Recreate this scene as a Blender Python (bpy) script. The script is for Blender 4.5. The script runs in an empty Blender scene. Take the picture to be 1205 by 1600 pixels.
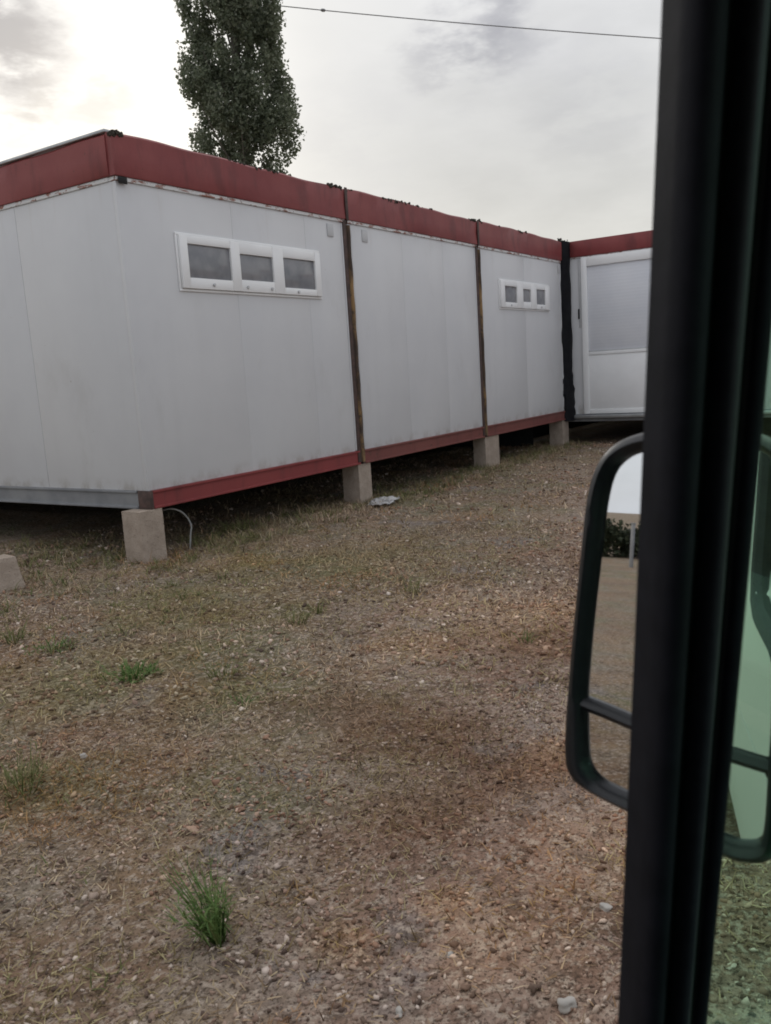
import bpy, bmesh, math, random
import numpy as np
from mathutils import Vector, Matrix
random.seed(7); rng = np.random.default_rng(11)
S = bpy.context.scene
COL = S.collection

# ------------------------------------------------------------------ camera
CAM = Vector((-4.00104, -4.64062, 1.21720))
RT = Vector((0.5456852, -0.83568468, -0.06211909))
UP = Vector((0.1695885, 0.03753457, 0.98479993))
FW = Vector((0.8206506, 0.54792543, -0.16220457))
FPX = 1329.7
cd = bpy.data.cameras.new('camera'); cam = bpy.data.objects.new('camera', cd); COL.objects.link(cam)
cam.matrix_world = Matrix(((RT.x, UP.x, -FW.x, CAM.x), (RT.y, UP.y, -FW.y, CAM.y), (RT.z, UP.z, -FW.z, CAM.z), (0, 0, 0, 1)))
cd.sensor_fit = 'VERTICAL'; cd.sensor_height = 36; cd.lens = 36 * FPX / 1600
cd.clip_start = 0.02; cd.clip_end = 600
cd.dof.use_dof = True; cd.dof.focus_distance = 6.5; cd.dof.aperture_fstop = 12.0
S.camera = cam

def ray(px, py):                                   # direction through a pixel of the 1205 x 1600 photograph (used to measure)
    return FW + RT * ((px - 602.5) / FPX) + UP * ((800 - py) / FPX)
def on_ground(px, py, z=0.0):
    d = ray(px, py); return CAM + d * ((z - CAM.z) / d.z)

# ------------------------------------------------------------------ world, sun, exposure
SUN = ray(120, 110).normalized()
SUN_EL = math.asin(SUN.z); SUN_AZ = math.atan2(SUN.x, SUN.y)
W = bpy.data.worlds.new('World'); S.world = W; W.use_nodes = True
nt = W.node_tree; N = nt.nodes; Lk = nt.links; N.clear()
def nd(tree, t, **k):
    n = tree.nodes.new(t)
    for a, v in k.items(): setattr(n, a, v)
    return n
def sky_world():
    out = nd(nt, 'ShaderNodeOutputWorld'); bg = nd(nt, 'ShaderNodeBackground'); bg.inputs['Strength'].default_value = 0.1
    Lk.new(bg.outputs[0], out.inputs[0])
    sk = nd(nt, 'ShaderNodeTexSky', sky_type='NISHITA', sun_disc=False); sk.sun_elevation = SUN_EL; sk.sun_rotation = SUN_AZ
    tc = nd(nt, 'ShaderNodeTexCoord'); D = tc.outputs['Generated']
    def m(op, a, b=None, c=None, clamp=False):
        n = nd(nt, 'ShaderNodeMath', operation=op, use_clamp=clamp)
        for i, v in enumerate((a, b, c)):
            if v is None: continue
            if isinstance(v, (int, float)): n.inputs[i].default_value = v
            else: Lk.new(v, n.inputs[i])
        return n.outputs[0]
    def vm(op, a, b):
        n = nd(nt, 'ShaderNodeVectorMath', operation=op); Lk.new(a, n.inputs[0])
        if isinstance(b, (tuple, Vector)): n.inputs[1].default_value = tuple(b)
        else: Lk.new(b, n.inputs[1])
        return n
    def mix(f, a, b, bt='MIX'):
        n = nd(nt, 'ShaderNodeMix', data_type='RGBA', blend_type=bt)
        for i, v in ((0, f), (6, a), (7, b)):
            if isinstance(v, (int, float)): n.inputs[i].default_value = v
            elif isinstance(v, tuple): n.inputs[i].default_value = v + (1,)
            else: Lk.new(v, n.inputs[i])
        return n.outputs[2]
    def smooth(v, a, b):
        n = nd(nt, 'ShaderNodeMapRange', interpolation_type='SMOOTHSTEP'); Lk.new(v, n.inputs[0])
        n.inputs[1].default_value = a; n.inputs[2].default_value = b; return n.outputs[0]
    sep = nd(nt, 'ShaderNodeSeparateXYZ'); Lk.new(D, sep.inputs[0]); zz = sep.outputs[2]
    # layered cloud sheet: direction stretched so that clouds lie flat
    mp = nd(nt, 'ShaderNodeMapping'); mp.inputs['Scale'].default_value = (1, 1, 2.6); Lk.new(D, mp.inputs[0])
    def noise(scale, det, rough=.55, off=0):
        n = nd(nt, 'ShaderNodeTexNoise'); n.inputs['Scale'].default_value = scale; n.inputs['Detail'].default_value = det
        n.inputs['Roughness'].default_value = rough
        ad = vm('ADD', mp.outputs[0], (off, off * .7, -off)); Lk.new(ad.outputs[0], n.inputs[0]); return n
    n1 = noise(3.2, 5, .55, 1.3); n2 = noise(9, 5, .6, 4.1); n3 = noise(16, 4, .6, 8.2)
    cs = vm('DOT_PRODUCT', D, SUN).outputs['Value']
    wide = smooth(cs, .90, .995); core = smooth(cs, .968, .999)
    zen = smooth(zz, .05, .9)
    base = mix(zen, (5.6, 5.55, 5.4), (12.0, 12.0, 12.3))
    low = smooth(zz, .34, .10)                        # warmer, lighter band above the horizon
    base = mix(m('MULTIPLY', low, .75), base, (6.7, 6.5, 6.1))
    back = smooth(cs, .55, -.6)
    base = mix(m('MULTIPLY', back, .8), base, (6.3, 6.8, 7.7))
    var = m('ADD', m('MULTIPLY', m('SUBTRACT', n1.outputs[0], .5), .55), m('MULTIPLY', m('SUBTRACT', n2.outputs[0], .5), .22))
    base = mix(1.0, base, nd_gray(m('ADD', var, 1.0)), 'MULTIPLY')
    base = mix(m('MULTIPLY', wide, .75), base, (8.0, 8.0, 7.8))
    base = mix(m('MULTIPLY', core, .7), base, (9.6, 9.6, 9.4))
    # darker cloud scraps
    wob = vm('SCALE', vm('SUBTRACT', n2.outputs['Color'], (.5, .5, .5)).outputs[0], (0, 0, 0)); wob.inputs['Scale'].default_value = .085
    wob3 = vm('SCALE', vm('SUBTRACT', n3.outputs['Color'], (.5, .5, .5)).outputs[0], (0, 0, 0)); wob3.inputs['Scale'].default_value = .05
    Dw = vm('ADD', vm('ADD', D, wob.outputs[0]).outputs[0], wob3.outputs[0]).outputs[0]
    for (px, py, rad, dark, tint) in ((20, 55, .056, 1.0, (.62, .63, .66)), (70, 170, .03, .8, (.78, .78, .78)), (160, 160, .028, .6, (.8, .8, .8)), (60, 230, .03, .5, (.84, .84, .84)),
                                      (745, 8, .055, .75, (.80, .80, .82)), (690, 92, .045, .75, (.82, .82, .84)), (800, 62, .045, .75, (.82, .82, .84)),
                                      (930, 150, .07, .35, (.88, .88, .9)), (560, 210, .08, .3, (.9, .9, .92)), (900, 250, .08, .3, (.9, .9, .9))):
        d0 = ray(px, py).normalized()
        dist = vm('DISTANCE', Dw, d0).outputs['Value']
        f = m('MULTIPLY', m('MULTIPLY', smooth(dist, rad * 1.3, rad * .3), smooth(n2.outputs[0], .36, .56)), dark)
        base = mix(f, base, mix(1.0, base, tint, 'MULTIPLY'))
        base = mix(f, base, mix(1.0, base, tint, 'MULTIPLY'))
    fin = mix(.9, sk.outputs[0], base)
    Lk.new(fin, bg.inputs['Color'])
def nd_gray(v):
    n = nd(nt, 'ShaderNodeCombineColor')
    for i in range(3): Lk.new(v, n.inputs[i])
    return n.outputs[0]
sky_world()
sl = bpy.data.lights.new('sun', 'SUN'); sl.energy = 0.7; sl.angle = math.radians(20); sl.color = (1, .95, .86)
so = bpy.data.objects.new('sun', sl); COL.objects.link(so)
so.rotation_euler = SUN.to_track_quat('Z', 'Y').to_euler(); so.location = (0, 0, 30)
S.view_settings.view_transform = 'Standard'; S.view_settings.look = 'None'; S.view_settings.exposure = 0.1; S.view_settings.gamma = 1.0
S.cycles.filter_width = 1.8
S.cycles.max_bounces = 8; S.cycles.transparent_max_bounces = 12
S.cycles.use_denoising = True

# ------------------------------------------------------------------ materials
class MT:
    """small helper round a node tree ending in a Principled BSDF"""
    def __init__(s, name, rough=.6, metallic=0., spec=.5):
        s.m = bpy.data.materials.new(name); s.m.use_nodes = True; s.t = s.m.node_tree; s.t.nodes.clear()
        s.out = nd(s.t, 'ShaderNodeOutputMaterial'); s.b = nd(s.t, 'ShaderNodeBsdfPrincipled'); s.t.links.new(s.b.outputs[0], s.out.inputs[0])
        s.b.inputs['Roughness'].default_value = rough; s.b.inputs['Metallic'].default_value = metallic
        s.b.inputs['Specular IOR Level'].default_value = spec
        s.co = nd(s.t, 'ShaderNodeTexCoord').outputs['Object']
    def link(s, a, b): s.t.links.new(a, b)
    def put(s, sock, v):
        if isinstance(v, (int, float)): sock.default_value = v
        elif isinstance(v, tuple): sock.default_value = v + (1,) if len(v) == 3 and sock.type == 'RGBA' else v
        else: s.link(v, sock)
    def math(s, op, a, b=0., clamp=False):
        n = nd(s.t, 'ShaderNodeMath', operation=op, use_clamp=clamp); s.put(n.inputs[0], a); s.put(n.inputs[1], b); return n.outputs[0]
    def mix(s, f, a, b, bt='MIX'):
        n = nd(s.t, 'ShaderNodeMix', data_type='RGBA', blend_type=bt); s.put(n.inputs[0], f); s.put(n.inputs[6], a); s.put(n.inputs[7], b); return n.outputs[2]
    def noise(s, scale, det=4, rough=.55, stretch=(1, 1, 1), off=(0, 0, 0), co=None):
        mp = nd(s.t, 'ShaderNodeMapping'); mp.inputs['Scale'].default_value = stretch; mp.inputs['Location'].default_value = off
        s.link(co or s.co, mp.inputs[0])
        n = nd(s.t, 'ShaderNodeTexNoise'); n.inputs['Scale'].default_value = scale; n.inputs['Detail'].default_value = det
        n.inputs['Roughness'].default_value = rough; s.link(mp.outputs[0], n.inputs[0]); return n.outputs[0]
    def ramp(s, v, a, b):
        n = nd(s.t, 'ShaderNodeMapRange', interpolation_type='SMOOTHSTEP'); s.put(n.inputs[0], v)
        n.inputs[1].default_value = a; n.inputs[2].default_value = b; return n.outputs[0]
    def island(s):
        return nd(s.t, 'ShaderNodeNewGeometry').outputs['Random Per Island']
    def xyz(s):
        n = nd(s.t, 'ShaderNodeSeparateXYZ'); s.link(s.co, n.inputs[0]); return n.outputs
    def color(s, v): s.put(s.b.inputs['Base Color'], v)
    def bump(s, h, strength=.3, dist=.01):
        n = nd(s.t, 'ShaderNodeBump'); n.inputs['Strength'].default_value = strength; n.inputs['Distance'].default_value = dist
        s.link(h, n.inputs['Height']); s.link(n.outputs[0], s.b.inputs['Normal'])

M = {}
def wall_mat():
    k = MT('white_panel', .42, spec=.35)
    big = k.noise(1.3, 4, .6); streak = k.noise(5, 4, .6, (1, 1, .09)); fine = k.noise(60, 3)
    c = k.mix(k.ramp(big, .3, .75), (.60, .60, .605), (.645, .645, .645))
    c = k.mix(k.math('MULTIPLY', k.ramp(streak, .52, .78), .08), c, (.47, .465, .45))
    z = k.xyz()[2]
    grime = k.math('MULTIPLY', k.ramp(z, .24, .12), k.ramp(k.noise(7, 5, .65, (1, 1, .8)), .42, .66))     # mud splashes
    c = k.mix(k.math('MULTIPLY', grime, .5), c, (.30, .26, .21))
    sm = k.ramp(k.noise(2.3, 6, .65, (1, 1, .55), (8, 3, 5)), .54, .72); c = k.mix(k.math('MULTIPLY', sm, .22), c, (.44, .43, .41))
    spots = k.ramp(k.noise(32, 3, .6, off=(3, 1, 2)), .735, .77)
    c = k.mix(k.math('MULTIPLY', spots, .7), c, (.24, .17, .12))
    drip = k.math('MULTIPLY', k.ramp(k.noise(11, 3, .5, (1, 1, .06), (5, 0, 0)), .60, .72), k.ramp(z, 1.6, 2.25))
    c = k.mix(k.math('MULTIPLY', drip, .12), c, (.40, .33, .26))
    k.color(c); k.put(k.b.inputs['Roughness'], k.math('ADD', k.math('MULTIPLY', big, .25), .3))
    k.bump(k.math('ADD', k.noise(1.1, 2), k.math('MULTIPLY', fine, .02)), .35, .02)
    return k.m
def corner_mat():
    k = MT('corner_metal', .38, spec=.4)
    big = k.noise(2, 4)
    c = k.mix(k.ramp(big, .3, .7), (.60, .60, .605), (.65, .65, .65))
    rust = k.ramp(k.noise(9, 6, .7, (1, 1, .4)), .66, .74)
    c = k.mix(k.math('MULTIPLY', rust, .6), c, (.22, .12, .07))
    k.color(c); k.bump(big, .2, .01); return k.m
def red_mat(name, a, b, chip, dirt):
    k = MT(name, .5, spec=.35)
    big = k.noise(1.4, 5, .6); st = k.noise(6, 5, .65, (1, 1, .25))
    c = k.mix(k.ramp(big, .3, .7), a, b)
    c = k.mix(k.math('MULTIPLY', k.ramp(st, .5, .72), .5), c, (a[0] * .5, a[1] * .7, a[2] * .7))
    ch = k.ramp(k.noise(14, 6, .7, off=(2, 5, 1)), chip, chip + .05)
    c = k.mix(k.math('MULTIPLY', ch, .8), c, (.07, .04, .03))
    fl = k.ramp(k.noise(22, 5, .7, off=(7, 2, 4)), .72, .76)
    c = k.mix(k.math('MULTIPLY', fl, dirt), c, (.38, .34, .31))
    k.color(c); k.bump(k.math('ADD', k.math('MULTIPLY', k.noise(3, 4), .7), k.math('MULTIPLY', ch, -.15)), .4, .02); return k.m
def simple(name, c1, c2, scale=8, rough=.6, metallic=0., bump=.2, spec=.5, dist=.005):
    k = MT(name, rough, metallic, spec); n = k.noise(scale, 5, .6)
    k.color(k.mix(k.ramp(n, .3, .7), c1, c2))
    if bump: k.bump(n, bump, dist)
    return k.m
def trim_mat():
    k = MT('flaking_white_trim', .55)
    n = k.noise(9, 6, .7, (1, 1, 3)); n2 = k.noise(30, 4, .6)
    c = k.mix(k.ramp(n, .52, .60), (.72, .72, .71), (.30, .13, .09))
    c = k.mix(k.ramp(n2, .6, .66), c, (.20, .11, .08)); k.color(c); k.bump(n, .4, .006); return k.m
def seam_mat():
    k = MT('rusty_seam', .8)
    z = k.noise(6, 6, .7, (1, 1, .35)); c = k.mix(k.ramp(z, .38, .6), (.05, .032, .022), (.27, .165, .07))
    c = k.mix(k.ramp(k.noise(17, 4), .55, .7), c, (.05, .035, .028)); k.color(c); k.bump(z, .6, .01); return k.m
def block_mat():
    k = MT('breeze_block', .95, spec=.1)
    n = k.noise(9, 6, .65); f = k.noise(90, 3, .6)
    c = k.mix(k.ramp(n, .3, .7), (.33, .268, .215), (.43, .355, .29))
    c = k.mix(k.math('MULTIPLY', k.ramp(f, .55, .7), .6), c, (.20, .16, .13)); k.color(c)
    k.bump(k.math('ADD', n, f), .9, .008); return k.m
def glass_tint(name, col, gl=.06):
    m = bpy.data.materials.new(name); m.use_nodes = True; t = m.node_tree; t.nodes.clear()
    o = nd(t, 'ShaderNodeOutputMaterial'); mx = nd(t, 'ShaderNodeMixShader'); a = nd(t, 'ShaderNodeBsdfTransparent'); b = nd(t, 'ShaderNodeBsdfGlossy')
    lw = nd(t, 'ShaderNodeLayerWeight'); pw = nd(t, 'ShaderNodeMath', operation='POWER'); pw.inputs[1].default_value = 5; t.links.new(lw.outputs['Facing'], pw.inputs[0])
    fr = nd(t, 'ShaderNodeMath', operation='MULTIPLY_ADD'); fr.inputs[1].default_value = .5; fr.inputs[2].default_value = .03; t.links.new(pw.outputs[0], fr.inputs[0])
    a.inputs[0].default_value = col + (1,); b.inputs['Roughness'].default_value = .02
    t.links.new(fr.outputs[0], mx.inputs[0]); t.links.new(a.outputs[0], mx.inputs[1]); t.links.new(b.outputs[0], mx.inputs[2]); t.links.new(mx.outputs[0], o.inputs[0])
    return m
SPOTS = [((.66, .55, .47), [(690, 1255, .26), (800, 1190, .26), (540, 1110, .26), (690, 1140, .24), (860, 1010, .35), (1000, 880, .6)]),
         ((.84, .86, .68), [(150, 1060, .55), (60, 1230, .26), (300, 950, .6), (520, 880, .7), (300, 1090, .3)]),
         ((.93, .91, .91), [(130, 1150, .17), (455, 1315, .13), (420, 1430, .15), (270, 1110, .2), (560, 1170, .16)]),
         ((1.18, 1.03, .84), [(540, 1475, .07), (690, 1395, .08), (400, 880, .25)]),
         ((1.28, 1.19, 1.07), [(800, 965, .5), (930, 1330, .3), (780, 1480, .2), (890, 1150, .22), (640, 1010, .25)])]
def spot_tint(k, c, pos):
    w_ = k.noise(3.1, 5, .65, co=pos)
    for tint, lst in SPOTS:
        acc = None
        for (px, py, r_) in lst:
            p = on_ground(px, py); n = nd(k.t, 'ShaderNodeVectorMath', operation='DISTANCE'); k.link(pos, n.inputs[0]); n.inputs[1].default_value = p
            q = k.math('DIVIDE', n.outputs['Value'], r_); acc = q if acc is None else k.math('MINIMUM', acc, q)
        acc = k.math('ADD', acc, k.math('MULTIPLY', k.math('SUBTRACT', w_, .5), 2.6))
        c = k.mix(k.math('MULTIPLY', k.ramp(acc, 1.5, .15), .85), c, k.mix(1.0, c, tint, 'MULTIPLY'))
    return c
def island_mat(name, cols, rough=.8, transl=0., patch=None, spec=.2, spots=False):
    k = MT(name, rough, spec=spec)
    r = k.island(); cr = nd(k.t, 'ShaderNodeValToRGB'); k.link(r, cr.inputs[0])
    e = cr.color_ramp.elements
    while len(e) < len(cols): e.new(.5)
    for i, c in enumerate(cols): e[i].position = i / (len(cols) - 1); e[i].color = c + (1,)
    c = cr.outputs[0]
    for patch in (patch or ()):
        g = nd(k.t, 'ShaderNodeNewGeometry').outputs['Position']
        c = k.mix(k.ramp(k.noise(patch[0], 4, .6, off=patch[2], co=g), patch[3], patch[3] + .14), c, k.mix(1.0, c, patch[1], 'MULTIPLY'))
    if spots: c = spot_tint(k, c, nd(k.t, 'ShaderNodeNewGeometry').outputs['Position'])
    k.color(c)
    if transl:
        tr = nd(k.t, 'ShaderNodeBsdfTranslucent'); k.link(c, tr.inputs[0]); mx = nd(k.t, 'ShaderNodeMixShader'); mx.inputs[0].default_value = transl
        k.link(k.b.outputs[0], mx.inputs[1]); k.link(tr.outputs[0], mx.inputs[2]); k.link(mx.outputs[0], k.out.inputs[0])
    return k.m
def track_mask(k, pos, n):
    """1 on the gravelly wheel track that runs along the right of the yard, 0 on the grassy side towards the cabins"""
    d = nd(k.t, 'ShaderNodeVectorMath', operation='DOT_PRODUCT'); k.link(pos, d.inputs[0]); d.inputs[1].default_value = (-.232, .973, 0)
    sv = k.math('ADD', d.outputs['Value'], 3.31)
    sv = k.math('ADD', sv, k.math('MULTIPLY', k.math('SUBTRACT', n, .5), 3.2))
    return k.ramp(sv, 1.35, .15)
def ground_mat():
    k = MT('dry_ground', .95, spec=.1)
    a = k.noise(.55, 5, .6); b = k.noise(2.2, 5, .65, off=(3, 7, 0)); c_ = k.noise(11, 6, .7); d = k.noise(42, 5, .7); e = k.noise(110, 3, .7, off=(9, 2, 1))
    tr = track_mask(k, k.co, k.noise(1.1, 4, .6, off=(2, 9, 0)))
    c = k.mix(k.ramp(a, .35, .65), (.215, .138, .086), (.275, .195, .123))
    c = k.mix(k.math('MULTIPLY', k.ramp(b, .42, .66), .75), c, (.235, .215, .17))
    c = k.mix(k.math('MULTIPLY', k.ramp(k.noise(1.3, 4, .6, off=(11, 3, 0)), .46, .64), .75), c, (.15, .15, .075))
    c = k.mix(tr, c, k.mix(k.ramp(b, .4, .6), (.27, .175, .13), (.34, .255, .205)))
    c = k.mix(k.math('MULTIPLY', k.ramp(k.noise(1.9, 4, .6, off=(31, 17, 0)), .58, .72), .5), c, (.36, .26, .16))
    c = k.mix(k.math('MULTIPLY', k.ramp(k.noise(1.6, 5, .65, off=(51, 7, 0)), .57, .68), .75), c, (.225, .205, .20))
    c = k.mix(k.math('MULTIPLY', k.ramp(k.noise(1.15, 5, .7, off=(71, 27, 0)), .55, .68), .75), c, (.115, .07, .045))
    c = k.mix(k.math('MULTIPLY', k.ramp(c_, .47, .66), .7), c, (.085, .058, .042))
    c = k.mix(k.math('MULTIPLY', k.ramp(d, .48, .62), .75), c, (.46, .38, .31))
    c = k.mix(k.math('MULTIPLY', k.ramp(e, .50, .64), .75), c, (.05, .036, .028))
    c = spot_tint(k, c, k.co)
    k.color(c)
    k.bump(k.math('ADD', k.math('MULTIPLY', c_, .8), k.math('ADD', k.math('MULTIPLY', d, .5), k.math('MULTIPLY', e, .25))), .8, .03); return k.m
def mirror_mat():
    k = MT('mirror_silver', .015, 1.0); k.color((.86, .87, .88)); return k.m
def shutter_mat():
    k = MT('roller_shutter', .5, spec=.3)
    w = nd(k.t, 'ShaderNodeTexWave', wave_type='BANDS', bands_direction='Z'); w.inputs['Scale'].default_value = 7.; k.link(k.co, w.inputs[0])
    n = k.noise(3, 4); c = k.mix(k.ramp(n, .3, .7), (.66, .675, .71), (.71, .72, .745)); c = k.mix(k.math('MULTIPLY', k.ramp(w.outputs[0], .82, 1.), .05), c, (.25, .25, .27))
    k.color(c); k.bump(w.outputs[0], .12, .004); return k.m
def pane_mat():
    k = MT('dim_window_glass', .14, spec=.6)
    n = k.noise(5, 3); m_ = k.noise(45, 2, .5, (1, 1, .2))
    k.color(k.mix(k.ramp(n, .35, .65), (.17, .176, .19), (.25, .25, .258))); k.bump(n, .05, .01); return k.m

M['wall'] = wall_mat(); M['corner'] = corner_mat()
M['red'] = red_mat('faded_red_paint', (.205, .040, .041), (.265, .066, .062), .655, .4)
M['beam_red'] = red_mat('red_beam_paint', (.21, .040, .040), (.25, .05, .048), .72, .25)
M['beam_worn'] = red_mat('worn_red_beam_paint', (.17, .055, .048), (.20, .07, .058), .60, .3)
M['trim'] = trim_mat(); M['seam'] = seam_mat(); M['block'] = block_mat()
M['beam_grey'] = simple('grey_beam', (.17, .175, .185), (.24, .245, .25), 4, .5, 0, .2)
M['foot'] = simple('dark_rusty_foot', (.05, .035, .03), (.10, .06, .05), 20, .8)
M['galv'] = simple('galvanised_cap', (.40, .41, .41), (.52, .53, .53), 6, .4, .6, .1)
M['roof'] = simple('roof_felt', (.06, .055, .05), (.11, .10, .09), 5, .9, 0, .4)
M['pvc'] = simple('white_pvc', (.82, .82, .81), (.87, .87, .86), 3, .3, 0, .04)
M['pane'] = pane_mat(); M['shutter'] = shutter_mat()
M['dark'] = simple('dark_gap', (.012, .012, .012), (.02, .02, .02), 8, .9)
M['mattblack'] = simple('matt_black', (.006, .006, .008), (.012, .012, .014), 10, .7, 0, .3, .15)
M['moss'] = simple('dry_moss', (.03, .026, .02), (.07, .06, .045), 30, .95)
M['rubber'] = simple('black_rubber', (.009, .010, .014), (.014, .015, .021), 40, .7, 0, .08, .13)
M['plastic'] = simple('black_plastic', (.009, .010, .013), (.013, .014, .018), 90, .36, 0, .05, .42)
M['ridge'] = simple('lit_ridge_plastic', (.026, .029, .038), (.034, .037, .047), 90, .5, 0, .05, .35)  # black plastic lightened and blued: light on the ridge put into its colour
M['trimdark'] = simple('dark_cabin_trim', (.010, .010, .011), (.018, .018, .02), 30, .8)
M['vanpaint'] = simple('white_van_paint', (.74, .75, .74), (.78, .785, .775), 2, .28, 0, .02)
M['quarter'] = glass_tint('green_tinted_glass', (.78, .975, .85))
M['mirror'] = mirror_mat()
M['tyre'] = simple('tyre_rubber', (.015, .015, .015), (.03, .03, .03), 30, .85)
M['rim'] = simple('steel_rim', (.40, .41, .42), (.5, .5, .5), 10, .35, .8)
M['lightgrey'] = simple('grey_plate', (.50, .505, .51), (.55, .55, .55), 12, .5)
M['hose'] = simple('pale_hose', (.20, .20, .19), (.28, .28, .265), 12, .5)
M['sheet'] = simple('white_plastic_scrap', (.40, .39, .38), (.50, .49, .48), 9, .4)
M['wire'] = simple('dull_wire', (.16, .16, .16), (.22, .22, .22), 10, .6)
M['bark'] = simple('poplar_bark', (.09, .08, .065), (.16, .145, .12), 12, .95, 0, .8)
M['leaf'] = island_mat('poplar_leaf', [(.105, .13, .078), (.155, .18, .115), (.21, .235, .16), (.29, .31, .24)], .55, .55)
M['hedge'] = island_mat('hedge_leaf', [(.025, .034, .018), (.04, .05, .028), (.055, .065, .036)], .7, .1)
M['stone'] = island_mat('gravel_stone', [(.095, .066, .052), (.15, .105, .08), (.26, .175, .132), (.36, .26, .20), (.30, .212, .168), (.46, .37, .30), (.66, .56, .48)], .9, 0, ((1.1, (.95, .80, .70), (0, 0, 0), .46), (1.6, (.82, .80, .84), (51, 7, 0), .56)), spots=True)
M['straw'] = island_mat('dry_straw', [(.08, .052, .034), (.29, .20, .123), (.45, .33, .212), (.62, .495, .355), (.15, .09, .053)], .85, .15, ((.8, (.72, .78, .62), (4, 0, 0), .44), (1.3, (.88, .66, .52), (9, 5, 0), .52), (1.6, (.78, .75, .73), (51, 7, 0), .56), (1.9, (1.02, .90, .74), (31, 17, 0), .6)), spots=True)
M['weed'] = island_mat('green_weed', [(.07, .125, .035), (.10, .175, .045), (.14, .215, .065), (.19, .22, .09)], .6, .25)
M['olive'] = island_mat('olive_weed', [(.08, .105, .034), (.13, .145, .05), (.18, .18, .075), (.24, .21, .10)], .7, .2)
M['palestone'] = simple('pale_stone', (.36, .34, .31), (.46, .43, .39), 20, .9, 0, .5)
M['ground'] = ground_mat()

# ------------------------------------------------------------------ mesh helpers
def link(name, me, mat, parent=None):
    o = bpy.data.objects.new(name, me); COL.objects.link(o)
    if mat is not None: me.materials.append(mat)
    if parent is not None: o.parent = parent
    return o
def tag(o, label=None, cat=None, group=None, kind=None):
    for k_, v in (('label', label), ('category', cat), ('group', group), ('kind', kind)):
        if v: o[k_] = v
    return o
def empty(name, loc, label, cat, group=None, rz=0):
    o = bpy.data.objects.new(name, None); COL.objects.link(o); o.location = loc; o.rotation_euler.z = rz; o.empty_display_size = .2
    return tag(o, label, cat, group)
class MB:
    def __init__(s): s.bm = bmesh.new()
    def box(s, x0, x1, y0, y1, z0, z1, bev=.004):
        r = bmesh.ops.create_cube(s.bm, size=1)
        vs = r['verts']
        for v in vs: v.co = Vector(((x0 + x1) / 2 + v.co.x * (x1 - x0), (y0 + y1) / 2 + v.co.y * (y1 - y0), (z0 + z1) / 2 + v.co.z * (z1 - z0)))
        if bev:
            b = min(bev, .45 * min(x1 - x0, y1 - y0, z1 - z0))
            es = list({e for v in vs for e in v.link_edges})
            bmesh.ops.bevel(s.bm, geom=es, offset=b, segments=2, affect='EDGES', profile=.5)
        return s
    def tube(s, pts, r, seg=10, cap=True, squash=None):
        pts = [Vector(p) for p in pts]; rings = []
        rr = r if isinstance(r, (list, tuple)) else [r] * len(pts)
        ref = None
        for i, p in enumerate(pts):
            t = (pts[min(i + 1, len(pts) - 1)] - pts[max(i - 1, 0)]).normalized()
            if ref is None: ref = Vector((0, 0, 1)) if abs(t.z) < .9 else Vector((1, 0, 0))
            a = (ref - t * ref.dot(t)).normalized(); b = t.cross(a); ref = a
            rings.append([s.bm.verts.new(p + (a * math.cos(2 * math.pi * k_ / seg) + b * math.sin(2 * math.pi * k_ / seg)) * rr[i]) for k_ in range(seg)])
        for q, w in zip(rings, rings[1:]):
            for k_ in range(seg): s.bm.faces.new((q[k_], q[(k_ + 1) % seg], w[(k_ + 1) % seg], w[k_]))
        if cap:
            s.bm.faces.new(rings[0][::-1]); s.bm.faces.new(rings[-1])
        return s
    def loft(s, rows, closed_u=False, closed_v=False):
        vr = [[s.bm.verts.new(p) for p in r_] for r_ in rows]
        R_ = len(vr); n = len(vr[0])
        for i in range(R_ if closed_u else R_ - 1):
            a, b = vr[i], vr[(i + 1) % R_]
            for j in range(n if closed_v else n - 1): s.bm.faces.new((a[j], a[(j + 1) % n], b[(j + 1) % n], b[j]))
        return vr
    def prism(s, poly, d):
        d = Vector(d); a = [s.bm.verts.new(p) for p in poly]; b = [s.bm.verts.new(Vector(p) + d) for p in poly]
        s.bm.faces.new(a); s.bm.faces.new(b[::-1]); n = len(a)
        for i in range(n): s.bm.faces.new((a[i], b[i], b[(i + 1) % n], a[(i + 1) % n]))
        return s
    def lathe(s, prof, c, axis='Y', seg=32):
        rows = []
        for k_ in range(seg):
            a = 2 * math.pi * k_ / seg; row = []
            for (r_, h) in prof:
                p = (r_ * math.cos(a), h, r_ * math.sin(a)) if axis == 'Y' else (r_ * math.cos(a), r_ * math.sin(a), h)
                row.append(Vector(c) + Vector(p))
            rows.append(row)
        s.loft(rows, closed_u=True); return s
    def build(s, name, mat, parent=None, smooth=True, ang=35):
        bmesh.ops.recalc_face_normals(s.bm, faces=s.bm.faces)
        me = bpy.data.meshes.new(name); s.bm.to_mesh(me); s.bm.free()
        if smooth:
            me.polygons.foreach_set('use_smooth', [True] * len(me.polygons)); me.set_sharp_from_angle(angle=math.radians(ang))
        return link(name, me, mat, parent)
def np_mesh(name, verts, faces, mat, parent=None, smooth=False):
    """verts (N,3), faces (F,k) all of the same size k"""
    verts = np.ascontiguousarray(verts, np.float32); faces = np.ascontiguousarray(faces, np.int32); k_ = faces.shape[1]
    me = bpy.data.meshes.new(name); me.vertices.add(len(verts)); me.vertices.foreach_set('co', verts.ravel())
    me.loops.add(faces.size); me.loops.foreach_set('vertex_index', faces.ravel())
    me.polygons.add(len(faces)); me.polygons.foreach_set('loop_start', np.arange(len(faces), dtype=np.int32) * k_)
    if smooth: me.polygons.foreach_set('use_smooth', np.ones(len(faces), bool))
    me.update(calc_edges=True); me.validate()
    return link(name, me, mat, parent)
_tab = rng.random((256, 256))
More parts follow.
